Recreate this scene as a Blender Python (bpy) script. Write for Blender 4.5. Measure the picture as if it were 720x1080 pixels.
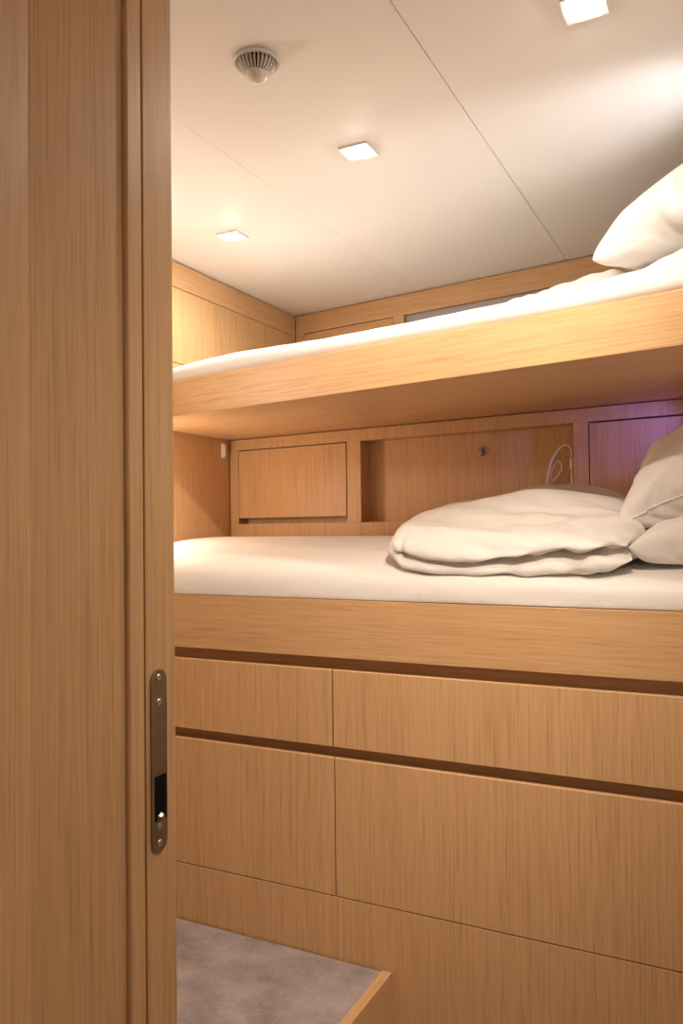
import bpy, bmesh, math, random
from mathutils import Vector, Matrix, noise

S = bpy.context.scene
COL = S.collection
for o in list(bpy.data.objects):
    bpy.data.objects.remove(o)

# ------------------------------------------------------------------ camera, world, exposure, lights
EYE = 1.2
def camera():
    a, b, c = -0.011, -0.0194, -0.4665
    cz, sz = math.cos(c), math.sin(c); cb, sb = math.cos(b), math.sin(b); ca, sa = math.cos(a), math.sin(a)
    Rz = Matrix(((cz, -sz, 0), (sz, cz, 0), (0, 0, 1)))
    B = Matrix(((1, 0, 0), (0, 0, -1), (0, 1, 0)))
    Rx = Matrix(((1, 0, 0), (0, cb, -sb), (0, sb, cb)))
    Rr = Matrix(((ca, -sa, 0), (sa, ca, 0), (0, 0, 1)))
    R = Rr @ Rx @ B @ Rz
    flip = Matrix(((1, 0, 0), (0, -1, 0), (0, 0, -1)))
    M = (flip @ R).transposed().to_4x4()
    M.translation = Vector((0, 0, EYE))
    cam = bpy.data.cameras.new('camera')
    cam.sensor_fit = 'VERTICAL'; cam.sensor_height = 36.0
    cam.lens = 36.0 * 845.07 / 1080.0
    cam.clip_start = 0.02
    o = bpy.data.objects.new('camera', cam); COL.objects.link(o)
    o.matrix_world = M
    S.camera = o
camera()

S.view_settings.view_transform = 'Standard'
S.view_settings.look = 'None'
S.view_settings.gamma = 1.0
S.view_settings.use_curve_mapping = False
S.view_settings.exposure = 1.9

W = bpy.data.worlds.new('world'); S.world = W; W.use_nodes = True
W.node_tree.nodes['Background'].inputs[0].default_value = (1.0, 0.9, 0.8, 1)
W.node_tree.nodes['Background'].inputs[1].default_value = 0.02

CEIL = 2.15
LIGHTS = [(-0.853, 1.812), (-1.465, 2.147), (-0.245, 1.495)]
WARM = (1.0, 0.84, 0.69)

def lamp(name, kind, loc, target, power, color, radius=0.02, angle=150, blend=0.5, size=0.3):
    d = bpy.data.lights.new(name, kind); d.energy = power; d.color = color
    if kind == 'SPOT':
        d.spot_size = math.radians(angle); d.spot_blend = blend; d.shadow_soft_size = radius
    elif kind == 'POINT':
        d.shadow_soft_size = radius
    elif kind == 'AREA':
        d.shape = 'DISK'; d.size = size
    o = bpy.data.objects.new(name, d); COL.objects.link(o)
    o.location = loc
    o.rotation_euler = (Vector(target) - Vector(loc)).to_track_quat('-Z', 'Y').to_euler()
    return o

P_DOWN = 12.0
for (x, y) in LIGHTS:
    lamp('downlight_beam', 'SPOT', (x, y, CEIL - 0.014), (x, y, 0), P_DOWN * (0.34 if x < -1.2 else 0.28), WARM, 0.022, 168, 0.7)
# fourth downlight, just inside the doorway and above the frame of the photo
lamp('doorway_beam', 'SPOT', (-0.15, 0.92, CEIL - 0.012), (-1.0, 2.05, 1.12), 25.0, WARM, 0.022, 80, 1.0)
lamp('doorway_beam', 'SPOT', (0.20, 0.95, CEIL - 0.012), (0.16, 1.0, 0), 8.0, WARM, 0.022, 116, 0.7)  # extra unseen spot, added to brighten the middle of the jamb
# added fill light behind the camera, bounced off the rear corridor wall
lamp('corridor_fill', 'SPOT', (0.35, -0.55, 2.138), (0.10, -1.2, 1.6), 13.0, WARM, 0.03, 110, 1.0)
lamp('bunk_fill', 'POINT', (0.30, 2.20, 1.50), (0, 0, 0), 0.8, WARM, 0.03)  # unseen fill added at the head end to lift the lower bunk
lamp('foot_fill', 'POINT', (-1.84, 2.12, 1.29), (0, 0, 0), 1.35, WARM, 0.07)  # fill light added out of sight behind the jamb, brightens the bunk's left end
lamp('ceiling_fill', 'SPOT', (-1.86, 1.45, 1.72), (-0.90, 2.0, 2.15), 3.6, WARM, 0.04, 130, 1.0)  # hidden upward fill, added to brighten the left and middle of the ceiling
# reading lamps on the head wall: one by the upper pillow (cool), one violet in the lower bunk
lamp('reading_lamp_upper', 'SPOT', (0.31, 1.71, 1.92), (-0.46, 2.0, 2.16), 5.0, (0.92, 0.93, 1.0), 0.04, 46, 1.0)
lamp('reading_lamp_lower', 'SPOT', (-0.02, 2.30, 1.535), (-0.385, 2.60, 1.462), 1.9, (0.17, 0.14, 1.0), 0.012, 46, 1.0)

# ------------------------------------------------------------------ materials
def new_mat(name):
    m = bpy.data.materials.new(name); m.use_nodes = True
    nt = m.node_tree; b = nt.nodes['Principled BSDF']
    return m, nt, b

def wood(name, axis='z', c0=(0.50, 0.288, 0.135), c1=(0.68, 0.425, 0.215), rough=0.42, seed=0.0, turn=0.0):
    """straight-grain oak veneer; axis = direction of the grain"""
    m, nt, b = new_mat(name)
    N, L = nt.nodes, nt.links
    tc = N.new('ShaderNodeTexCoord')
    def stretched(across, along, detail=3.0, rough_=0.6):
        mp = N.new('ShaderNodeMapping')
        sc = [across] * 3; sc['xyz'.index(axis)] = along
        mp.inputs['Scale'].default_value = sc
        mp.inputs['Location'].default_value = (seed, seed * 1.7, seed * 0.6)
        src = tc.outputs['Object']
        if turn:
            vr = N.new('ShaderNodeVectorRotate'); vr.rotation_type = 'Z_AXIS'; vr.inputs['Angle'].default_value = -turn
            L.new(src, vr.inputs['Vector']); src = vr.outputs['Vector']
        L.new(src, mp.inputs['Vector'])
        n = N.new('ShaderNodeTexNoise'); n.inputs['Scale'].default_value = 1.0
        n.inputs['Detail'].default_value = detail; n.inputs['Roughness'].default_value = rough_
        L.new(mp.outputs['Vector'], n.inputs['Vector'])
        return n.outputs['Fac']
    fine = stretched(330, 7.0, 2.0)
    mid = stretched(95, 2.0, 3.0)
    broad = stretched(9, 0.5, 2.0)
    def mul(s, k):
        q = N.new('ShaderNodeMath'); q.operation = 'MULTIPLY'; q.inputs[1].default_value = k
        L.new(s, q.inputs[0]); return q.outputs[0]
    def add(p, q_):
        q = N.new('ShaderNodeMath'); q.operation = 'ADD'; L.new(p, q.inputs[0]); L.new(q_, q.inputs[1]); return q.outputs[0]
    tot = add(add(mul(fine, 0.55), mul(mid, 0.28)), mul(broad, 0.17))
    r = N.new('ShaderNodeValToRGB')
    r.color_ramp.elements[0].position = 0.36; r.color_ramp.elements[0].color = (*c0, 1)
    r.color_ramp.elements[1].position = 0.62; r.color_ramp.elements[1].color = (*c1, 1)
    e = r.color_ramp.elements.new(0.47)
    e.color = tuple(0.42 * a + 0.58 * c for a, c in zip(c0, c1)) + (1,)
    L.new(tot, r.inputs['Fac']); L.new(r.outputs['Color'], b.inputs['Base Color'])
    b.inputs['Roughness'].default_value = rough
    b.inputs['Specular IOR Level'].default_value = 0.35
    bp = N.new('ShaderNodeBump'); bp.inputs['Strength'].default_value = 0.05; bp.inputs['Distance'].default_value = 0.002
    L.new(fine, bp.inputs['Height']); L.new(bp.outputs['Normal'], b.inputs['Normal'])
    return m

def plain(name, col, rough=0.5, metal=0.0, bump=0.0, bscale=60, emit=None, spec=0.5, vary=0.0):
    m, nt, b = new_mat(name); N, L = nt.nodes, nt.links
    b.inputs['Base Color'].default_value = (*col, 1)
    b.inputs['Roughness'].default_value = rough; b.inputs['Metallic'].default_value = metal
    b.inputs['Specular IOR Level'].default_value = spec
    if emit:
        b.inputs['Emission Color'].default_value = (*emit[0], 1); b.inputs['Emission Strength'].default_value = emit[1]
    if bump or vary:
        tc = N.new('ShaderNodeTexCoord'); n = N.new('ShaderNodeTexNoise')
        n.inputs['Scale'].default_value = bscale; n.inputs['Detail'].default_value = 4
        L.new(tc.outputs['Object'], n.inputs['Vector'])
        if bump:
            bp = N.new('ShaderNodeBump'); bp.inputs['Strength'].default_value = bump; bp.inputs['Distance'].default_value = 0.004
            L.new(n.outputs['Fac'], bp.inputs['Height']); L.new(bp.outputs['Normal'], b.inputs['Normal'])
        if vary:
            r = N.new('ShaderNodeValToRGB')
            r.color_ramp.elements[0].position = 0.3; r.color_ramp.elements[0].color = tuple(c * (1 - vary) for c in col) + (1,)
            r.color_ramp.elements[1].position = 0.7; r.color_ramp.elements[1].color = tuple(min(1, c * (1 + vary)) for c in col) + (1,)
            L.new(n.outputs['Fac'], r.inputs['Fac']); L.new(r.outputs['Color'], b.inputs['Base Color'])
    return m

def carpet_mat():
    m, nt, b = new_mat('grey_carpet'); N, L = nt.nodes, nt.links
    tc = N.new('ShaderNodeTexCoord')
    n1 = N.new('ShaderNodeTexNoise'); n1.inputs['Scale'].default_value = 9; n1.inputs['Detail'].default_value = 5; n1.inputs['Roughness'].default_value = 0.6
    n2 = N.new('ShaderNodeTexNoise'); n2.inputs['Scale'].default_value = 130; n2.inputs['Detail'].default_value = 3
    for n in (n1, n2): L.new(tc.outputs['Object'], n.inputs['Vector'])
    mx = N.new('ShaderNodeMath'); mx.operation = 'MULTIPLY_ADD'; mx.inputs[1].default_value = 0.35
    L.new(n2.outputs['Fac'], mx.inputs[0]); L.new(n1.outputs['Fac'], mx.inputs[2])
    r = N.new('ShaderNodeValToRGB')
    r.color_ramp.elements[0].position = 0.48; r.color_ramp.elements[0].color = (0.25, 0.212, 0.21, 1)
    r.color_ramp.elements[1].position = 0.85; r.color_ramp.elements[1].color = (0.43, 0.37, 0.365, 1)
    L.new(mx.outputs[0], r.inputs['Fac']); L.new(r.outputs['Color'], b.inputs['Base Color'])
    b.inputs['Roughness'].default_value = 1.0; b.inputs['Specular IOR Level'].default_value = 0.05
    bp = N.new('ShaderNodeBump'); bp.inputs['Strength'].default_value = 0.6; bp.inputs['Distance'].default_value = 0.004
    L.new(n2.outputs['Fac'], bp.inputs['Height']); L.new(bp.outputs['Normal'], b.inputs['Normal'])
    return m

def linen(name, col):
    m, nt, b = new_mat(name); N, L = nt.nodes, nt.links
    b.inputs['Base Color'].default_value = (*col, 1)
    b.inputs['Roughness'].default_value = 0.85; b.inputs['Specular IOR Level'].default_value = 0.15
    b.inputs['Sheen Weight'].default_value = 0.15
    tc = N.new('ShaderNodeTexCoord')
    n = N.new('ShaderNodeTexNoise'); n.inputs['Scale'].default_value = 26; n.inputs['Detail'].default_value = 5; n.inputs['Distortion'].default_value = 0.6
    L.new(tc.outputs['Object'], n.inputs['Vector'])
    bp = N.new('ShaderNodeBump'); bp.inputs['Strength'].default_value = 0.18; bp.inputs['Distance'].default_value = 0.01
    L.new(n.outputs['Fac'], bp.inputs['Height'])
    mp = N.new('ShaderNodeMapping'); mp.inputs['Scale'].default_value = (4.5, 9.0, 11.0); mp.inputs['Rotation'].default_value = (0.2, 0.35, 0.6)
    L.new(tc.outputs['Object'], mp.inputs['Vector'])
    rg = N.new('ShaderNodeTexNoise'); rg.noise_type = 'RIDGED_MULTIFRACTAL'; rg.inputs['Scale'].default_value = 1.0; rg.inputs['Detail'].default_value = 3.0
    rg.inputs['Distortion'].default_value = 0.5
    L.new(mp.outputs['Vector'], rg.inputs['Vector'])
    b2 = N.new('ShaderNodeBump'); b2.inputs['Strength'].default_value = 0.22; b2.inputs['Distance'].default_value = 0.012
    L.new(rg.outputs['Fac'], b2.inputs['Height']); L.new(bp.outputs['Normal'], b2.inputs['Normal'])
    L.new(b2.outputs['Normal'], b.inputs['Normal'])
    return m

WV = wood('oak_vertical_grain', 'z')
WH = wood('oak_horizontal_grain', 'x', seed=3.1)
WU = wood('oak_grain_along_upper_bunk', 'x', seed=1.9, turn=math.atan(-0.1962))
WC = wood('oak_grain_along_back_wall', 'x', seed=4.4, turn=math.atan(-0.1532))
WY = wood('oak_lengthwise_grain', 'y', seed=5.2)
WJ = wood('oak_door_frame', 'z', seed=7.7)
WHITE = plain('white_ceiling_panel', (0.92, 0.90, 0.875), 0.55, bump=0.02, bscale=200)
PLAST = plain('white_plastic', (0.80, 0.77, 0.72), 0.4)
PLASTD = plain('vent_throat', (0.22, 0.18, 0.15), 0.8)
GAP = plain('panel_joint', (0.50, 0.46, 0.42), 0.9)
STEEL = plain('brushed_steel', (0.34, 0.28, 0.22), 0.33, 1.0, vary=0.1, bscale=40)
SCREW = plain('screw_steel', (0.58, 0.53, 0.47), 0.45, 1.0)
BLACK = plain('black_hole', (0.006, 0.006, 0.006), 0.9, spec=0.1)
LENS = plain('lit_lamp_lens', (1, 1, 1), 0.4, emit=((1.0, 0.93, 0.82), 95.0))
LAMPW = plain('lamp_frame', (0.72, 0.70, 0.68), 0.35)
SHEET = linen('white_sheet', (0.76, 0.73, 0.69))
PILLOW = linen('white_pillowcase', (0.78, 0.75, 0.71))
LINEN = linen('white_bed_linen', (0.66, 0.63, 0.60))
CARPET = carpet_mat()
GREY = plain('grey_panel', (0.42, 0.40, 0.44), 0.7)
PAINT = plain('white_wall_panel', (0.54, 0.49, 0.44), 0.6, bump=0.02, bscale=150)
CORR = plain('corridor_wall_paint', (0.80, 0.74, 0.67), 0.6)
CABLE = plain('white_cable', (0.82, 0.76, 0.66), 0.5)

# ------------------------------------------------------------------ mesh helpers
def obj(name, bm, mat, parent=None, bevel=0.0, smooth=False, seg=2, label=None):
    me = bpy.data.meshes.new(name)
    if parent is not None:
        bmesh.ops.translate(bm, verts=bm.verts, vec=-Vector(world_loc(parent)))
    bmesh.ops.recalc_face_normals(bm, faces=bm.faces)
    bm.to_mesh(me); bm.free()
    o = bpy.data.objects.new(name, me); COL.objects.link(o)
    for m in (mat if isinstance(mat, (list, tuple)) else [mat]): me.materials.append(m)
    if parent is not None: o.parent = parent
    if smooth:
        for p in me.polygons: p.use_smooth = True
    if bevel:
        md = o.modifiers.new('bevel', 'BEVEL'); md.width = bevel; md.segments = seg; md.limit_method = 'ANGLE'; md.angle_limit = math.radians(40)
        md.harden_normals = False
    if label: o['label'] = label
    return o

def world_loc(o):
    v = Vector(o.location)
    while o.parent: o = o.parent; v += Vector(o.location)
    return v

def thing(name, label, cat, loc, group=None):
    o = bpy.data.objects.new(name, None); COL.objects.link(o); o.location = loc
    o.empty_display_size = 0.1
    o['label'] = label; o['category'] = cat
    if group: o['group'] = group
    return o

def tag(o, label, cat, group=None):
    o['label'] = label; o['category'] = cat
    if group: o['group'] = group
    return o

def struct(name, bm, mat, **k):
    o = obj(name, bm, mat, **k); o['kind'] = 'structure'; return o

def prism(bm, pts, z0, z1):
    """vertical prism over a plan polygon"""
    lo = [bm.verts.new((x, y, z0)) for x, y in pts]; hi = [bm.verts.new((x, y, z1)) for x, y in pts]
    n = len(pts)
    bm.faces.new(lo[::-1]); bm.faces.new(hi)
    for i in range(n): bm.faces.new((lo[i], lo[(i + 1) % n], hi[(i + 1) % n], hi[i]))
    return bm

def box(bm, x0, x1, y0, y1, z0, z1):
    return prism(bm, [(x0, y0), (x1, y0), (x1, y1), (x0, y1)], z0, z1)

def B(*a): return box(bmesh.new(), *a)

def lowback(x): return 2.748 - 0.1265 * (x + 1.903)       # face of the lower wall cabinet
def upfront(x): return 1.7483 - 0.1962 * x                # face of the upper bunk
def upback(x): return 3.101 - 0.1532 * (x + 1.773)        # face of the upper wall cabinet

def slab(bm, line, x0, x1, d0, d1, z0, z1):
    return prism(bm, [(x0, line(x0) + d0), (x1, line(x1) + d0), (x1, line(x1) + d1), (x0, line(x0) + d1)], z0, z1)
def SL(*a): return slab(bmesh.new(), *a)

def lathe(bm, prof, n=32, c=(0, 0, 0)):
    rings = []
    for r, z in prof:
        rings.append([bm.verts.new((c[0] + r * math.cos(2 * math.pi * i / n), c[1] + r * math.sin(2 * math.pi * i / n), c[2] + z)) for i in range(n)])
    for a, b in zip(rings[:-1], rings[1:]):
        for i in range(n): bm.faces.new((a[i], a[(i + 1) % n], b[(i + 1) % n], b[i]))
    bm.faces.new(rings[0]); bm.faces.new(rings[-1][::-1])
    return bm

def tube(bm, pts, r, n=10):
    pts = [Vector(p) for p in pts]; rings = []
    up = Vector((0.3, 0.2, 0.9)).normalized()
    for i, p in enumerate(pts):
        t = (pts[min(i + 1, len(pts) - 1)] - pts[max(i - 1, 0)]).normalized()
        a = t.cross(up); a = a.normalized() if a.length > 1e-4 else t.orthogonal().normalized(); b = t.cross(a)
        rings.append([bm.verts.new(p + r * (math.cos(2 * math.pi * k / n) * a + math.sin(2 * math.pi * k / n) * b)) for k in range(n)])
    for a, b in zip(rings[:-1], rings[1:]):
        for i in range(n): bm.faces.new((a[i], a[(i + 1) % n], b[(i + 1) % n], b[i]))
    bm.faces.new(rings[0]); bm.faces.new(rings[-1][::-1])
    return bm

def spline(pts, per=8, closed=False):
    P = [Vector(p) for p in pts]; out = []; n = len(P)
    for i in range(n if closed else n - 1):
        if closed: a, b, c, d = P[(i - 1) % n], P[i], P[(i + 1) % n], P[(i + 2) % n]
        else: a, b, c, d = P[max(i - 1, 0)], P[i], P[i + 1], P[min(i + 2, n - 1)]
        for k in range(per):
            t = k / per
            out.append(0.5 * ((2 * b) + (c - a) * t + (2 * a - 5 * b + 4 * c - d) * t * t + (3 * b - a - 3 * c + d) * t ** 3))
    if not closed: out.append(P[-1])
    return out

def sm(a, b, x):
    t = max(0.0, min(1.0, (x - a) / (b - a))); return t * t * (3 - 2 * t)

def nz(x, y, z=0.0): return noise.noise(Vector((x, y, z)))

# ------------------------------------------------------------------ the setting
FLOOR = -0.2
XL, XR = -1.9, 0.36
struct('floor', B(-2.0, 1.4, -1.2, 3.3, FLOOR - 0.05, FLOOR), CARPET)
struct('wall_left', B(XL - 0.06, XL, 0.74, 3.2, FLOOR, CEIL + 0.02), WV)
struct('wall_right', B(XR, XR + 0.06, 0.74, 3.2, FLOOR, CEIL + 0.02), PAINT)
struct('wall_back', B(XL, XR, 3.16, 3.22, FLOOR, CEIL + 0.02), WV)

bm = bmesh.new()                                    # ceiling: three panels with fine joints, and the corridor ceiling
for x0, x1 in ((XL - 0.06, -1.1602), (-1.1594, -0.5560), (-0.5540, XR + 0.06)):
    box(bm, x0, x1, 0.62, 3.22, CEIL, CEIL + 0.02)
struct('ceiling', bm, WHITE)
struct('trim_1', B(XL - 0.06, XR + 0.06, 0.62, 3.22, CEIL + 0.021, CEIL + 0.05), GAP)
bm = B(-2.0, 1.4, -1.2, 0.615, CEIL, CEIL + 0.03)
struct('ceiling_corridor', bm, WHITE)

# doorway wall with a sliding-door pocket; opening from the jamb to x = 0.14
JX = -0.584
bm = bmesh.new()
box(bm, -1.96, JX - 0.03, 0.60, 0.735, FLOOR, CEIL)
box(bm, 0.16, 0.42, 0.60, 0.735, FLOOR, CEIL)
box(bm, JX - 0.03, 0.16, 0.60, 0.735, 2.11, CEIL)
struct('wall_front', bm, PAINT)
struct('wall_corridor_rear', B(-2.0, 1.4, -1.26, -1.2, FLOOR, CEIL), CORR)
struct('wall_corridor_left', B(-2.06, -2.0, -1.2, 0.6, FLOOR, CEIL), WV)
struct('wall_corridor_right', B(1.4, 1.46, -1.2, 0.735, FLOOR, CEIL), WV)
struct('wall_corridor_side', B(0.42, 1.4, 0.60, 0.735, FLOOR, CEIL), CORR)

# left jamb of the doorway
door = bpy.data.objects.new('door_1', None); COL.objects.link(door); door.location = (JX, 0.6, FLOOR); door['kind'] = 'structure'
top = 2.1
bm = prism(bmesh.new(), [(JX, 0.6835), (JX, 0.733), (JX - 0.002, 0.735), (JX - 0.028, 0.735), (JX - 0.028, 0.6835)], FLOOR, top)
jamb = obj('door_jamb', bm, WJ, door, 0.0012)
# slim bead between the reveal panel and the jamb, its front corner rounded
pts = [(JX - 0.028, 0.6820), (JX - 0.0015, 0.6820), (JX, 0.6805)]
for k in range(7):
    a = math.radians(15 + 75 * k / 6)
    pts.append((JX + 0.0005 - 0.004 + 0.004 * math.sin(math.radians(90) - math.radians(90) * k / 6), 0.6600 - 0.004 * math.sin(math.radians(90) * k / 6)))
pts.append((JX - 0.028, 0.656))
obj('door_bead', prism(bmesh.new(), pts, FLOOR, top), WJ, door)
obj('reveal_panel', prism(bmesh.new(), [(JX - 0.008, 0.532), (JX - 0.0045, 0.6555), (JX - 0.028, 0.6555), (JX - 0.028, 0.532)], FLOOR, top), WJ, door)
pts = [(JX - 0.028, 0.40), (JX + 0.010, 0.40)]
for k in range(7):
    a = math.radians(90 * k / 6)
    pts.append((JX - 0.008 + 0.004 * math.cos(a), 0.527 + 0.004 * math.sin(a)))
pts.append((JX - 0.028, 0.531))
obj('door_casing', prism(bmesh.new(), pts, FLOOR, top), WJ, door)

def stadium(yc, z0, z1, w, n=10, r=None):
    """outline in the y-z plane with rounded ends"""
    r = r or w / 2
    out = []
    for cy, cz, a0 in ((yc + w / 2 - r, z1 - r, 0), (yc - w / 2 + r, z1 - r, 90), (yc - w / 2 + r, z0 + r, 180), (yc + w / 2 - r, z0 + r, 270)):
        for k in range(n + 1):
            a = math.radians(a0 + 90 * k / n); out.append((cy + r * math.cos(a), cz + r * math.sin(a)))
    return out

def plate_x(bm, outline, x0, x1):
    lo = [bm.verts.new((x0, y, z)) for y, z in outline]; hi = [bm.verts.new((x1, y, z)) for y, z in outline]
    n = len(outline)
    bm.faces.new(lo[::-1]); bm.faces.new(hi)
    for i in range(n): bm.faces.new((lo[i], lo[(i + 1) % n], hi[(i + 1) % n], hi[i]))
    return bm
PY = 0.703
sp = obj('strike_plate', plate_x(bmesh.new(), stadium(PY, 0.845, 1.046, 0.026), JX + 0.0002, JX + 0.0022), STEEL, door, 0.0005, label='brown-grey steel strike plate with rounded ends')
obj('bolt_slot', plate_x(bmesh.new(), stadium(PY + 0.001, 0.880, 0.929, 0.0195, r=0.0008), JX + 0.0018, JX + 0.0026), BLACK, sp, label='black rectangular bolt slot')
for z in (1.0365, 1.0095, 0.874, 0.855):
    bm = bmesh.new(); lathe(bm, [(0.0040, 0), (0.0040, 0.0005), (0.0033, 0.0012), (0.0016, 0.0013), (0.0014, 0.0003)], 18)
    bmesh.ops.rotate(bm, cent=(0, 0, 0), matrix=Matrix.Rotation(math.radians(90), 3, 'Y'), verts=bm.verts)
    bmesh.ops.translate(bm, vec=(JX + 0.0022, PY - 0.001, z), verts=bm.verts)
    obj('screw', bm, SCREW, sp, smooth=False)
bm = bmesh.new(); lathe(bm, [(0.0062, 0), (0.0055, 0.0015), (0.003, 0.004), (0.0015, 0.0045)], 6)
bmesh.ops.rotate(bm, cent=(0, 0, 0), matrix=Matrix.Rotation(math.radians(90), 3, 'Y'), verts=bm.verts)
bmesh.ops.translate(bm, vec=(JX + 0.0022, PY + 0.0005, 0.883), verts=bm.verts)
obj('latch_catch', bm, STEEL, sp)

# ------------------------------------------------------------------ carpeted step
t = thing('carpeted_step', 'raised grey-carpeted step in front of the drawers with a light oak edge', 'step', (-1.38, 1.4, FLOOR))
obj('carpet_top', B(-1.895, -0.8995, 0.74, 1.996, FLOOR, 0.0), CARPET, t)
obj('wooden_edge', B(-0.899, -0.871, 0.74, 2.0, FLOOR, 0.003), WY, t, 0.0015)

# ------------------------------------------------------------------ lower bunk with drawers
YF = 2.0033
t = thing('lower_bunk', 'oak lower bunk with four handleless drawers under a thick front board', 'bunk bed', (-0.78, 2.35, FLOOR))
bm = prism(bmesh.new(), [(-1.895, YF + 0.042), (0.355, YF + 0.042), (0.355, 2.44), (-1.895, 2.72)], FLOOR, 0.985)
obj('carcass', bm, WH, t)
obj('plinth', B(-1.895, 0.355, YF, YF + 0.04, FLOOR, 0.1695), WV, t, 0.001)
obj('front_board', B(-1.895, 0.355, YF, YF + 0.04, 0.8345, 0.9965), WH, t, 0.0015)
def front(x0, x1, z0, z1):
    # drawer front: a slightly bevelled top lip for the fingers
    bm = bmesh.new()
    sec = [(YF, z0), (YF, z1 - 0.0022), (YF + 0.0022, z1), (YF + 0.012, z1), (YF + 0.021, z1 - 0.007), (YF + 0.021, z0)]
    a = [bm.verts.new((x0, y, z)) for y, z in sec]; b = [bm.verts.new((x1, y, z)) for y, z in sec]
    n = len(sec)
    bm.faces.new(a); bm.faces.new(b[::-1])
    for i in range(n): bm.faces.new((a[i], a[(i + 1) % n], b[(i + 1) % n], b[i]))
    return bm
for nm, x0, x1, z0, z1 in (('drawer', -1.894, -1.047, 0.586, 0.8015), ('drawer', -1.0415, 0.354, 0.586, 0.8015),
                       ('drawer', -1.894, -1.042, 0.1728, 0.5562), ('drawer', -1.038, 0.354, 0.1728, 0.5562)):
    d = obj(nm, front(x0, x1, z0, z1), WV, t, 0.0008)

# ------------------------------------------------------------------ lower wall cabinet (behind the lower mattress)
t = thing('wall_cabinet', 'low oak wall cabinet behind the lower mattress with flap doors and open niche', 'cabinet', (-0.8, 2.68, 0.99))
bm = bmesh.new()
ZT = 1.563
def fr(x0, x1, z0, z1, d0=0.0, d1=0.02): slab(bm, lowback, x0, x1, d0, d1, z0, z1)
fr(-1.895, 0.35, 1.52, ZT); fr(-1.895, 0.35, 1.0, 1.219)
fr(-1.895, -1.852, 1.219, 1.52); fr(-1.322, -1.262, 1.219, 1.52); fr(-0.476, -0.430, 1.219, 1.52); fr(0.30, 0.35, 1.219, 1.52)
o = obj('frame', bm, WV, t, 0.0008)
bm = SL(lowback, -1.895, 0.35, 0.072, 0.085, 1.0, ZT); obj('back_panel', bm, WV, t)
bm = bmesh.new()
for x0, x1 in ((-1.275, -1.2625), (-0.4755, -0.463), (-1.866, -1.853), (-1.3215, -1.309), (-0.4295, -0.417)):
    slab(bm, lowback, x0, x1, 0.021, 0.071, 1.2195, 1.519)
slab(bm, lowback, -1.895, 0.35, 0.021, 0.071, 1.206, 1.2185)
slab(bm, lowback, -1.895, 0.35, 0.021, 0.071, 1.5205, 1.533)
obj('niche_lining', bm, WV, t)
obj('door', SL(lowback, -1.8485, -1.3255, -0.002, 0.016, 1.2425, 1.516), WV, t, 0.0008)
obj('door', SL(lowback, -0.4265, 0.297, -0.002, 0.016, 1.2225, 1.5145), WV, t, 0.0008)
bm = B(-0.813, -0.800, lowback(-0.806) + 0.056, lowback(-0.806) + 0.0705, 1.440, 1.470)
lt = obj('push_latch', bm, STEEL, t, 0.002, label='small silver catch on the niche back')
obj('latch_tip', B(-0.811, -0.802, lowback(-0.806) + 0.050, lowback(-0.806) + 0.0555, 1.443, 1.452), SCREW, lt, 0.001)

# socket plate and charging cable in the niche
yb = lowback(-0.56) + 0.0705
so = obj('socket_plate', B(-0.605, -0.515, yb - 0.012, yb - 0.002, 1.255, 1.335), plain('socket_beige', (0.60, 0.43, 0.27), 0.5), None, 0.003)
tag(so, 'beige socket plate on the back of the open niche, behind the duvet', 'socket')
ch = thing('charging_cable', 'pale looped charging cable hanging from the top right of the open niche', 'cable', (-0.53, 2.62, 1.3))
c = lambda x, z, d=0.03: (x, lowback(x) + d, z)
obj('cord', tube(bmesh.new(), spline([c(-0.578, 1.29, .045), c(-0.572, 1.335, .04), c(-0.556, 1.40), c(-0.53, 1.443), c(-0.505, 1.456), c(-0.492, 1.445, .03), c(-0.490, 1.42, .04)], 8), 0.0036), CABLE, ch, smooth=True)
obj('cord', tube(bmesh.new(), spline([c(-0.570, 1.29, .05), c(-0.560, 1.335, .05), c(-0.535, 1.36, .045), c(-0.522, 1.385, .04), c(-0.532, 1.405, .04), c(-0.550, 1.385, .045), c(-0.562, 1.33, .05), c(-0.566, 1.29, .052)], 8), 0.003), CABLE, ch, smooth=True)
bm = bmesh.new(); lathe(bm, [(0.005, 0), (0.0075, 0.006), (0.0075, 0.03), (0.004, 0.045)], 14, c(-0.490, 1.375, .04))
obj('plug', bm, CABLE, ch, smooth=True)
bm = bmesh.new(); lathe(bm, [(0.0045, -0.09), (0.0045, 0.0)], 12, c(-0.490, 1.374, .04)); obj('cord', bm, CABLE, ch, smooth=True)

# white catch on the left wall
cl = thing('wall_catch', 'small white catch on the left wall under the upper bunk', 'catch', (XL, 2.696, 1.488))
obj('catch_body', B(XL + 0.0005, XL + 0.012, 2.688, 2.705, 1.489, 1.548), PLAST, cl, 0.003)
obj('catch_lever', B(XL + 0.0125, XL + 0.018, 2.692, 2.701, 1.497, 1.540), PLAST, cl, 0.002)

# ------------------------------------------------------------------ upper bunk
t = thing('upper_bunk', 'oak upper bunk with a thick front board, built in under the ceiling', 'bunk bed', (-0.8, 2.3, 1.565))
bm = SL(upfront, -1.895, 0.355, 0.0, 0.03, 1.565, 1.680); obj('front_board', bm, WU, t, 0.0015)
bm = prism(bmesh.new(), [(-1.895, upfront(-1.895) + 0.0305), (0.355, upfront(0.355) + 0.0305), (0.355, 2.75), (-1.895, 3.09)], 1.566, 1.60)
obj('bed_base', bm, WU, t)

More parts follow.
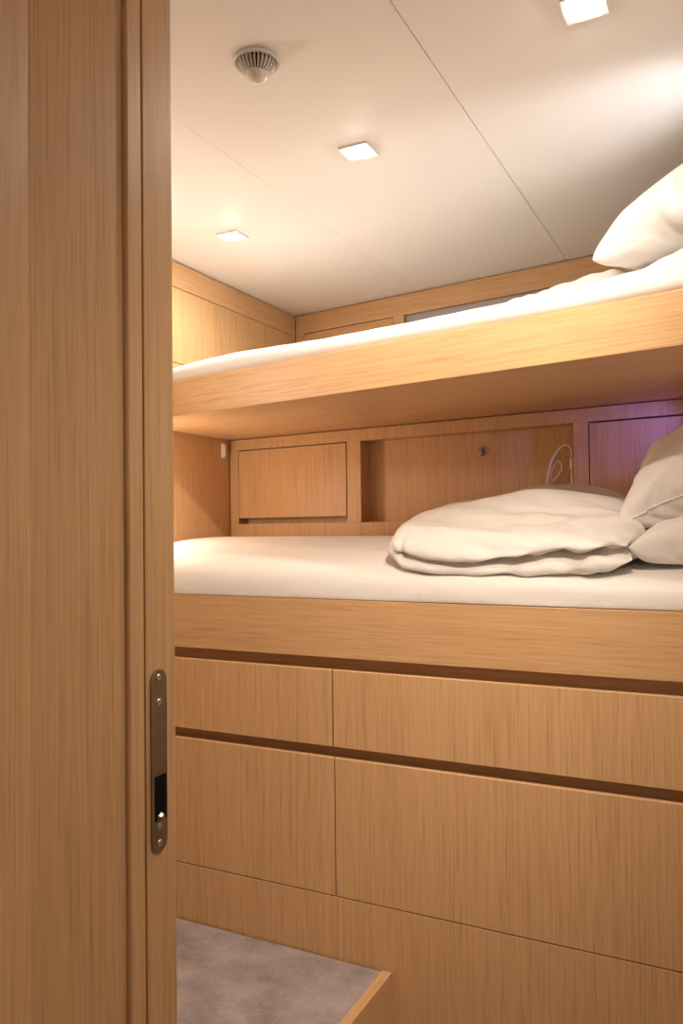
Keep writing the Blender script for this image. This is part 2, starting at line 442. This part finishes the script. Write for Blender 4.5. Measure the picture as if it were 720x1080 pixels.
# ------------------------------------------------------------------ upper cabinets: left wall lockers and back wall locker
XC = -1.781
t = thing('overhead_locker', 'oak locker over the foot of the upper bunk with two plain doors', 'cabinet', (-1.84, 2.5, 1.6))
obj('body', B(XL + 0.003, XC - 0.02, 1.35 + 0.8, 3.08, 1.602, CEIL - 0.004), WV, t)
bm = B(XC - 0.0195, XC, 2.15, 3.098, 2.0565, CEIL - 0.004)
box(bm, XC - 0.0195, XC, 3.058, 3.098, 1.602, 2.056)
box(bm, XC - 0.0195, XC, 2.15, 3.0575, 1.602, 1.786)
obj('frame', bm, WY, t, 0.0008)
obj('door', B(XC - 0.018, XC + 0.0005, 2.152, 2.5495, 1.789, 2.0535), WV, t, 0.0008)
obj('door', B(XC - 0.018, XC + 0.0005, 2.5525, 3.055, 1.789, 2.0535), WV, t, 0.0008)

t = thing('upper_wall_cabinet', 'oak cabinet along the back wall above the upper mattress with a grey niche', 'cabinet', (-0.8, 2.97, 1.6))
bm = bmesh.new()
def fu(x0, x1, z0, z1): slab(bm, upback, x0, x1, 0.0, 0.02, z0, z1)
x0u, x1u = XC + 0.001, 0.355
fu(x0u, x1u, 2.0635, CEIL - 0.004); fu(x0u, x1u, 1.602, 1.70)
fu(x0u, -1.737, 1.70, 2.0635); fu(-1.277, -1.226, 1.70, 2.0635); fu(-0.62, x1u, 1.70, 2.0635)
obj('frame', bm, WC, t, 0.0008)
obj('door', SL(upback, -1.734, -1.280, 0.001, 0.019, 1.703, 2.060), WC, t, 0.0008)
bm = bmesh.new(); slab(bm, upback, -1.2255, -0.6205, 0.021, 0.03, 1.70, 2.0630)
obj('niche_panel', bm, GREY, t, label='grey panel at the back of the niche')

# ------------------------------------------------------------------ ceiling fittings
labels = ['square lit downlight in the middle of the row of three in the ceiling',
          'square lit downlight nearest the left lockers, smallest in the photo',
          'square lit downlight at the top edge, right of the long ceiling joint']
for (x, y), lb in zip(LIGHTS, labels):
    t = thing('downlight', lb, 'ceiling light', (x, y, CEIL), 'square ceiling downlights')
    h = 0.038
    bm = bmesh.new()
    for (a0, a1, b0, b1) in ((-h, h, -h, -0.026), (-h, h, 0.026, h), (-h, -0.026, -0.026, 0.026), (0.026, h, -0.026, 0.026)):
        box(bm, x + a0, x + a1, y + b0, y + b1, CEIL - 0.006, CEIL - 0.0005)
    bmesh.ops.remove_doubles(bm, verts=bm.verts, dist=1e-5)
    obj('lamp_frame', bm, LAMPW, t)
    bm = bmesh.new(); lathe(bm, [(0.0250, -0.001), (0.0250, -0.0055), (0.0225, -0.0085), (0.016, -0.0105), (0.004, -0.0112)], 28, (x, y, CEIL))
    obj('lens', bm, LENS, t, smooth=True)
    bm = bmesh.new(); box(bm, x - 0.0257, x + 0.0257, y - 0.0257, y + 0.0257, CEIL - 0.003, CEIL - 0.0008); obj('reflector', bm, LAMPW, t)

vx, vy = -0.868, 1.363
t = thing('ceiling_vent', 'round cream air vent with radial fins in the ceiling', 'air vent', (vx, vy, CEIL))
bm = bmesh.new()
R0 = 0.0465
prof = [(R0, -0.0004), (R0 + 0.001, -0.004), (R0, -0.009), (R0 - 0.0015, -0.0085), (R0 - 0.005, -0.0075), (R0 - 0.0065, -0.0035), (R0 - 0.0065, -0.0005)]
n = 48
rings = [[bm.verts.new((vx + r * math.cos(2 * math.pi * i / n), vy + r * math.sin(2 * math.pi * i / n), CEIL + z)) for i in range(n)] for r, z in prof]
for a, b in zip(rings[:-1], rings[1:]):
    for i in range(n): bm.faces.new((a[i], a[(i + 1) % n], b[(i + 1) % n], b[i]))
obj('rim', bm, PLAST, t, smooth=True)
bm = bmesh.new(); lathe(bm, [(R0 - 0.007, -0.0008), (R0 - 0.007, -0.0004)], 40, (vx, vy, CEIL)); obj('throat', bm, PLASTD, t)
bm = bmesh.new()
lathe(bm, [(0.012, -0.0009), (0.0125, -0.026)] + [(0.0228 * math.cos(math.radians(q)), -0.026 - 0.0205 * math.sin(math.radians(q))) for q in (0, 12, 25, 38, 50, 62, 74, 87)], 36, (vx, vy, CEIL))
obj('hub', bm, PLAST, t, smooth=True)
for k in range(28):
    a = 2 * math.pi * k / 28
    bm = bmesh.new(); w = 0.0011
    q = [(0.0135, -0.0012), (0.0398, -0.0012)] + [(0.0398 * math.cos(math.radians(g)), -0.006 - 0.0265 * math.sin(math.radians(g))) for g in (2, 12, 22, 32, 42, 54)] + [(0.0135, -0.0265)]
    ca, sa = math.cos(a), math.sin(a)
    lo = [bm.verts.new((vx + r * ca + w * sa, vy + r * sa - w * ca, CEIL + z)) for r, z in q]
    hi = [bm.verts.new((vx + r * ca - w * sa, vy + r * sa + w * ca, CEIL + z)) for r, z in q]
    bm.faces.new(lo); bm.faces.new(hi[::-1])
    for i in range(len(q)): bm.faces.new((lo[i], lo[(i + 1) % len(q)], hi[(i + 1) % len(q)], hi[i]))
    obj('fin', bm, PLAST, t)

# ------------------------------------------------------------------ bedding
def subsurf(o, lv=1):
    m = o.modifiers.new('subdivision', 'SUBSURF'); m.levels = lv; m.render_levels = lv
    return o

def close_grid(bm, rows):
    """rows: list of equal-length closed rings; ends closed"""
    V = [[bm.verts.new(p) for p in r] for r in rows]
    n = len(rows[0])
    for a, b in zip(V[:-1], V[1:]):
        for i in range(n): bm.faces.new((a[i], a[(i + 1) % n], b[(i + 1) % n], b[i]))
    bm.faces.new(V[0]); bm.faces.new(V[-1][::-1])
    return bm

def lower_mattress():
    rows = []
    for i in range(121):
        x = -1.893 + (0.352 + 1.893) * i / 120
        yb = lowback(x) - 0.008
        crown = 0.0
        sag = 0.026 * sm(-0.98, -0.75, x)
        w = lambda k, f=1.0: 0.0035 * f * nz(x * 5 + k, k * 3.1, 0.3) + (0.0015 + 0.0035 * sm(-0.9, -0.3, x)) * f * nz(x * 16 - k * 0.75, k * 0.35, 4.0)
        prof = [(2.040, 0.9975), (2.0075, 0.9972), (2.0065, 0.9985), (2.006 + w(1), 1.018), (2.010 + w(2), 1.045 + w(2)), (2.020 + w(3), 1.074 - sag * .75), (2.045, 1.094 - sag + w(4)),
                (2.085, 1.111 - sag + w(5)), (2.15, 1.128 - sag + w(6)), (2.23, 1.144 - sag + w(7)), (2.32, 1.157 - sag + w(8)), (2.42, 1.166 - sag + w(9))]
        last = yb
        prof += [(2.42 + (last - 2.42) * 0.5, 1.170 - sag * .8), (last - 0.02, 1.170 - sag * .7), (last, 1.155 - sag * .5), (last, 1.08), (last, 0.9985)]
        e = sm(0, 2.5, i) * sm(0, 2.5, 120 - i)
        rows.append([(x, y, 0.9972 + (z - 0.9972) * (0.9 + 0.1 * e)) for y, z in prof])
    o = obj('mattress', close_grid(bmesh.new(), rows), SHEET, smooth=True)
    tag(o, 'white-sheeted mattress on the lower bunk, above the drawers', 'mattress')
    return subsurf(o)
lower_mattress()

def upper_mattress():
    rows = []
    for i in range(121):
        x = XC + 0.006 + (0.350 - XC - 0.006) * i / 120
        y0 = upfront(x) + 0.012; yb = upback(x) - 0.008
        h = 0.058 + 0.012 * sm(-1.2, -1.6, -(-x)) if False else 0.055
        h += 0.012 * math.exp(-((x + 1.42) / 0.22) ** 2) + 0.004 * nz(x * 4, 1.2, 0) + 0.0025 * nz(x * 13, 2.2, 0)
        w = lambda k: 0.003 * nz(x * 7 + k, k * 3.1, 0.9)
        b = 1.682
        prof = [(y0 + 0.004, b), (y0 - 0.002 + w(1), b + 0.25 * h), (y0 + 0.002 + w(2), b + 0.6 * h), (y0 + 0.014, b + 0.88 * h), (y0 + 0.035, b + h), (y0 + 0.09, b + h - .004),
                (y0 + 0.25, b + h - .006), (y0 + 0.5, b + h - 0.01), (yb - 0.1, b + h - 0.01), (yb - 0.01, b + h - 0.012), (yb, b + 0.6 * h), (yb, 1.6025), (y0 + 0.034, 1.6025), (y0 + 0.030, 1.68)]
        rows.append([(x, y, z) for y, z in prof])
    o = obj('mattress', close_grid(bmesh.new(), rows), LINEN, smooth=True)
    tag(o, 'white-sheeted mattress on the upper bunk, just below the ceiling', 'mattress')
    return subsurf(o)
upper_mattress()

def cushion(w, h, t, nx=44, ny=32, seed=0.0, pinch=0.07, wr=0.006, edge=0.42):
    """a stuffed pillow lying in its local x-y plane: two wrinkled faces meeting in a seam"""
    bm = bmesh.new(); grid = []
    for s in (1, -1):
        g = []
        for i in range(nx + 1):
            r = []
            for j in range(ny + 1):
                u = -1 + 2 * i / nx; v = -1 + 2 * j / ny
                x = u * w / 2 * (1 - pinch * (1 - v * v) * abs(u) ** 3); y = v * h / 2 * (1 - pinch * 1.2 * (1 - u * u) * abs(v) ** 3)
                body = max(0.0, (1 - abs(u) ** 2.6) * (1 - abs(v) ** 2.6)) ** edge
                z = s * t / 2 * body
                # wrinkles radiating from the seam, fading to the middle
                ed = (max(abs(u), abs(v))) ** 3 * min(1, body * 3)
                ang = math.atan2(v, u)
                wv = nz(ang * 7 + seed, seed * 2 + s, 2 * max(abs(u), abs(v))) + 0.5 * nz(ang * 15, seed + s * 3, 1.0)
                z += s * wr * wv * ed * 1.6 + s * wr * 0.9 * nz(u * 2.5 + seed, v * 2.5, s) * min(1, body * 2)
                r.append((x, y, z))
            g.append(r)
        grid.append(g)
    top = [[bm.verts.new(p) for p in r] for r in grid[0]]
    bot = [[None] * (ny + 1) for _ in range(nx + 1)]
    for i in range(nx + 1):
        for j in range(ny + 1):
            bot[i][j] = top[i][j] if i in (0, nx) or j in (0, ny) else bm.verts.new(grid[1][i][j])
    for i in range(nx):
        for j in range(ny):
            bm.faces.new((top[i][j], top[i + 1][j], top[i + 1][j + 1], top[i][j + 1]))
            bm.faces.new((bot[i][j], bot[i][j + 1], bot[i + 1][j + 1], bot[i + 1][j]))
    return bm

def place(bm, M, fn=None):
    for v in bm.verts:
        p = M @ v.co
        v.co = fn(p) if fn else p
    return bm

def frame(loc, ex, ey):
    """matrix whose x axis is ex, y axis close to ey"""
    X = Vector(ex).normalized(); Z = X.cross(Vector(ey)).normalized(); Y = Z.cross(X)
    M = Matrix((X, Y, Z)).transposed().to_4x4(); M.translation = Vector(loc); return M

def floor_at(z0, soft=0.02):
    def f(p):
        if p.z < z0 + soft:
            p.z = z0 + soft * math.exp((p.z - z0 - soft) / soft)
        return p
    return f


def inflate(bm, press=3.0, frames=24, bend=0.05, shrink=0.0, stiff=40, grav=0.0, damp=4.0):
    """let a closed fabric shell settle under a little inner pressure, so that it wrinkles like cloth"""
    me = bpy.data.meshes.new('settling'); bm.to_mesh(me); bm.free()
    o = bpy.data.objects.new('settling', me); COL.objects.link(o)
    md = o.modifiers.new('cloth', 'CLOTH'); c = md.settings
    c.quality = 5; c.mass = 0.2; c.air_damping = damp
    c.tension_stiffness = stiff; c.compression_stiffness = stiff; c.shear_stiffness = stiff * 0.25; c.bending_stiffness = bend
    c.tension_damping = 8; c.compression_damping = 8; c.shear_damping = 8
    c.use_pressure = True; c.uniform_pressure_force = press; c.effector_weights.gravity = grav
    c.shrink_min = shrink
    md.collision_settings.use_collision = False
    md.point_cache.frame_start = 1; md.point_cache.frame_end = frames + 1
    for f in range(1, frames + 1): S.frame_set(f)
    ev = o.evaluated_get(bpy.context.evaluated_depsgraph_get()); m2 = ev.to_mesh()
    out = bmesh.new(); out.from_mesh(m2); ev.to_mesh_clear()
    bpy.data.objects.remove(o); bpy.data.meshes.remove(me); S.frame_set(1)
    return out

def ridged(p, k, seed):
    return 1.0 - 2.0 * abs(noise.noise(Vector((p[0] * k[0] + seed, p[1] * k[1] + seed * 1.7, p[2] * k[2] - seed))))

def crease(bm, fn):
    """push every vertex along its normal by fn(position)"""
    bm.normal_update()
    mv = [(v, v.normal * fn(v.co)) for v in bm.verts]
    for v, d in mv: v.co += d
    return bm

def pillow(w, h, t, F, ex, ey, label, fn=None, group=None, seed=0.0, press=2.6, piped=False):
    """F = near left corner of the pillow's seam"""
    nx, ny = 60, 42
    bm = inflate(cushion(w * 1.06, h * 1.06, t, nx=nx, ny=ny, seed=seed, wr=0.004), press, 24)
    bm.verts.ensure_lookup_table()
    def wr(p):
        u, v = 2 * p.x / w, 2 * p.y / h
        e = sm(0.35, 0.85, max(abs(u), abs(v))) * (1 - sm(0.93, 1.0, max(abs(u), abs(v))))
        a = math.atan2(v, u)
        q = noise.noise(Vector((p.x * 5, p.y * 5, seed)))
        s_ = 1 if p.z > 0 else -1
        return e * 0.0045 * ridged((math.cos(a) * 5 + q, math.sin(a) * 5 + q, 1.5 * s_), (1.0, 1.0, 1.0), seed) + 0.004 * ridged((p.x + p.y * 0.6, p.y - p.x * 0.5, 0.1 * s_), (5, 12, 1), seed + 4) * (1 - 0.5 * e)
    crease(bm, wr)
    M = frame((0, 0, 0), ex, ey)
    c = Vector(F) + M.to_3x3() @ Vector((w / 2 * 0.94, h / 2 * 0.94, 0)); M.translation = c
    place(bm, M, fn)
    bm.verts.ensure_lookup_table()
    top = lambda i, j: bm.verts[i * (ny + 1) + j].co.copy()
    rim = [top(i, 0) for i in range(nx)] + [top(nx, j) for j in range(ny)] + [top(nx - i, ny) for i in range(nx)] + [top(0, ny - j) for j in range(ny)]
    o = obj('pillow', bm, PILLOW, smooth=True); subsurf(o)
    if piped:
        pb = bmesh.new(); rim = rim + [rim[0]]
        tube(pb, rim, 0.0028, 7)
        obj('piping', pb, PILLOW, o, smooth=True)
    return tag(o, label, 'pillow', group)

def cap_at(z1, soft=0.05, then=None, bend=0.0):
    def f(p):
        if p.x > -0.1: p.z -= bend * (p.x + 0.1)
        if p.z > z1 - soft: p.z = z1 - soft * math.exp(-(p.z - z1 + soft) / soft)
        return then(p) if then else p
    return f

# lower bunk: flat pillow under a plump leaning pillow, folded duvet beside them
pillow(0.58, 0.46, 0.10, (-0.235, 2.055, 1.145), (1, -0.05, 0.0), (0.02, 1, 0.05), 'flat white pillow lying at the bottom of the pillows on the lower bunk',
       lambda p: floor_at(1.092 + 0.06 * sm(2.03, 2.4, p.y))(p), seed=2.0)
pillow(0.56, 0.43, 0.08, (-0.268, 2.07, 1.206), (0.84, -0.17, 0.31), (-0.18, 0.36, 0.06), 'plump white pillow leaning on top of the flat pillow on the lower bunk',
       cap_at(1.555), seed=5.0, piped=True)

def sheet_solid(path, thick, y0, y1, zfn, nv=44, power=2.6):
    """a thick soft layer following a path in (x, height), running from y0 to y1, edges rounded"""
    n = len(path); top, bot = [], []
    for i in range(n):
        d = (path[min(i + 1, n - 1)] - path[max(i - 1, 0)]).normalized(); nn = Vector((-d.y, d.x, 0))
        rt, rb = [], []
        u = -1 + 2 * i / (n - 1)
        for j in range(nv + 1):
            v = -1 + 2 * j / nv
            k = (max(0, 1 - abs(v) ** (2 * power)) * max(0, 1 - abs(u) ** 14)) ** 0.5
            th = thick(i / (n - 1), (v + 1) / 2) * 0.5 * k
            y = y0 + (y1 - y0) * (v + 1) / 2
            for r, sgn in ((rt, 1), (rb, -1)):
                q = path[i] + nn * th * sgn
                r.append(zfn(q.x, y, q.y, i / (n - 1), (v + 1) / 2))
        top.append(rt); bot.append(rb)
    bm = bmesh.new()
    T = [[bm.verts.new(p) for p in r] for r in top]
    Bv = [[T[i][j] if i in (0, n - 1) or j in (0, nv) else bm.verts.new(bot[i][j]) for j in range(nv + 1)] for i in range(n)]
    for i in range(n - 1):
        for j in range(nv):
            bm.faces.new((T[i][j], T[i + 1][j], T[i + 1][j + 1], T[i][j + 1]))
            bm.faces.new((Bv[i][j], Bv[i][j + 1], Bv[i + 1][j + 1], Bv[i + 1][j]))
    return bm

def lower_top(x, y):
    pr = [(2.006, 1.04), (2.02, 1.074), (2.045, 1.094), (2.085, 1.111), (2.15, 1.128), (2.23, 1.144), (2.32, 1.157), (2.42, 1.166), (2.8, 1.170)]
    z = pr[-1][1]
    for (a, b), (c, d) in zip(pr[:-1], pr[1:]):
        if y <= c: z = b + (d - b) * max(0, (y - a) / (c - a)); break
    return z - 0.026 * sm(-0.98, -0.75, x) * (0.75 + 0.25 * sm(2.02, 2.045, y)) - 0.003

def folded_duvet():
    path = spline([(-0.236, 0.052, 0), (-0.37, 0.036, 0), (-0.52, 0.028, 0), (-0.68, 0.024, 0), (-0.79, 0.024, 0), (-0.845, 0.032, 0), (-0.868, 0.056, 0), (-0.838, 0.076, 0),
                   (-0.76, 0.074, 0), (-0.64, 0.073, 0), (-0.50, 0.082, 0), (-0.38, 0.092, 0), (-0.29, 0.093, 0), (-0.245, 0.086, 0)], 9)
    def thick(u, v):
        lower = 0.046 + 0.040 * sm(0.25, 0.0, u)
        upper = 0.052 + 0.085 * math.sin(math.pi * min(1, max(0, (u - 0.5) / 0.5))) ** 1.1 * sm(0.0, 0.45, v)
        return lower + (upper - lower) * sm(0.46, 0.60, u)
    def zfn(x, y, h, u, v):
        top = sm(0.47, 0.60, u)
        rise = top * 0.040 * sm(0.02, 0.55, v) * sm(-0.88, -0.42, x) * (1 - 0.8 * sm(-0.58, -0.26, x)) * (1 - 0.4 * sm(0.7, 1.0, v))
        droop = top * 0.016 * (1 - sm(0.0, 0.14, v)) * (1 - 0.8 * sm(-0.62, -0.35, x)) * sm(-0.88, -0.8, x)
        xx = x - 0.05 * v * sm(-0.4, -0.9, x) + 0.006 * nz(y * 14, h * 20, 1)
        yy = y + 0.016 * nz(x * 7, 2.0 + 3 * top, 0) * (1 - sm(0, 0.3, v)) - (0.016 * top) * (1 - v)
        return (xx, yy, lower_top(x, max(y, 2.03)) + h + rise - droop + 0.005 * nz(x * 7, y * 7, 3))
    bm = sheet_solid(path, thick, 2.032, 2.50, zfn, nv=70, power=3.2)
    bmesh.ops.recalc_face_normals(bm, faces=bm.faces)
    def wr(p):
        front = 1 - sm(2.05, 2.20, p.y)
        right = sm(-0.72, -0.36, p.x)
        d = (p.x * 0.94 - (p.z - 1.1) * 0.8 - (p.y - 2.0) * 0.9, p.x * 0.30 + (p.z - 1.1) * 1.0 + (p.y - 2.0) * 0.7)
        long_ = ridged((d[0], d[1], 0.3), (3.2, 21, 1), 2.3)
        small = ridged((d[0], d[1], 0.8), (9, 46, 1), 5.1)
        leftroll = 1 - sm(-0.86, -0.76, p.x)
        billow = lambda k, sd: abs(noise.noise(Vector((d[0] * k[0] + sd, d[1] * k[1], sd)))) * 2 - 0.5
        return front * (0.15 + 0.85 * right) * (0.034 * billow((3.0, 15), 1.3) + 0.016 * billow((7, 36), 6.1)) + front * (0.25 + 0.75 * right) * (0.004 * long_ + 0.003 * small) + leftroll * 0.005 * ridged((p.x, p.y, p.z), (10, 16, 26), 3.0) \
            + 0.007 * noise.noise(Vector((p.x * 9 + p.y * 5, p.y * 11 - p.x * 3, p.z * 5))) + 0.0038 * ridged((p.x - p.y * 0.4, p.y + p.x * 0.5, p.z), (5, 17, 4), 7.7)
    crease(bm, wr)
    for v in bm.verts:
        z0 = lower_top(v.co.x, max(2.02, v.co.y)) + 0.001
        if v.co.z < z0: v.co.z = z0
    o = obj('folded_duvet', bm, PILLOW, smooth=True)
    tag(o, 'white duvet folded over on itself with a rolled edge on the lower bunk', 'duvet')
    return subsurf(o)
folded_duvet()

# upper bunk: duvet mound, crumpled sheet, tilted pillow
def upper_top(x, y):
    return 1.7365 - 0.03 * (1 - sm(0.0, 0.035, y - upfront(x) - 0.01))

def mound(name, x0, x1, y0fn, y1fn, hfn, label, cat, nx=70, ny=40, wr=0.006, seed=0.0, grp=None):
    bm = bmesh.new(); top = []; bot = []
    for i in range(nx + 1):
        u = i / nx; x = x0 + (x1 - x0) * u; rt = []; rb = []
        for j in range(ny + 1):
            v = j / ny; y = y0fn(x) + (y1fn(x) - y0fn(x)) * v
            e = min(1, min(u, 1 - u) * 8); e2 = min(1, min(v, 1 - v) * 6)
            k = math.sqrt(max(0, 1 - (1 - e) ** 2)) * math.sqrt(max(0, 1 - (1 - e2) ** 2))
            base = upper_top(x, y)
            base -= 0.004; z = base + 0.0005 + max(0.0, 0.004 + hfn(x, y, u, v)) * k
            z += k * wr * (nz(x * 11 + y * 5 + seed, y * 9 - x * 4, seed) + 0.6 * nz(x * 27 + y * 16, y * 20 - x * 12, seed + 3))
            rt.append((x, y, z)); rb.append((x, y, base))
        top.append(rt); bot.append(rb)
    T = [[bm.verts.new(p) for p in r] for r in top]
    Bv = [[T[i][j] if i in (0, nx) or j in (0, ny) else bm.verts.new(bot[i][j]) for j in range(ny + 1)] for i in range(nx + 1)]
    for i in range(nx):
        for j in range(ny):
            bm.faces.new((T[i][j], T[i + 1][j], T[i + 1][j + 1], T[i][j + 1]))
            bm.faces.new((Bv[i][j], Bv[i][j + 1], Bv[i + 1][j + 1], Bv[i + 1][j]))
    o = obj(name, bm, LINEN, smooth=True); tag(o, label, cat, grp); return subsurf(o)

def fold(x, y):
    return 0.010 * math.sin((x * 0.5 + (y - 1.8) * 1.2) * 34 + 2.0 * nz(x * 4, y * 4, 2))
mound('piled_duvet', -0.52, 0.33, lambda x: upfront(x) + 0.036, lambda x: 2.045 + 0.26 * sm(-0.21, -0.08, x),
      lambda x, y, u, v: 0.010 * sm(0, 0.3, u) + (0.050 * sm(-0.32, -0.02, x - 0.3 * (y - 1.85)) + fold(x, y) * sm(-0.35, -0.2, x)) * sm(0.02, 0.12, y - upfront(x)) + 0.012 * sm(-0.32, -0.05, x),
      'white duvet piled under the pillow on the upper bunk', 'duvet', seed=1.0)
mound('crumpled_sheet', -0.615, -0.215, lambda x: 2.06, lambda x: 2.28 - 0.1 * x,
      lambda x, y, u, v: (0.052 + 0.042 * sm(0.0, 0.7, u) + 0.006 * math.sin(x * 60 - y * 95 + 3 * nz(x * 6, y * 6, 1))) * sm(0, 0.10, u), 'crumpled white sheet behind the upper mattress edge, left of the pillow', 'sheet', wr=0.012, seed=4.0)
pillow(0.54, 0.40, 0.08, (-0.282, 1.87, 1.806), (0.86, -0.10, 0.34), (0.10, 0.83, 0.25), 'plump white pillow tilted on the upper bunk under the ceiling',
       cap_at(2.14, 0.05, None, 0.5), seed=8.0)
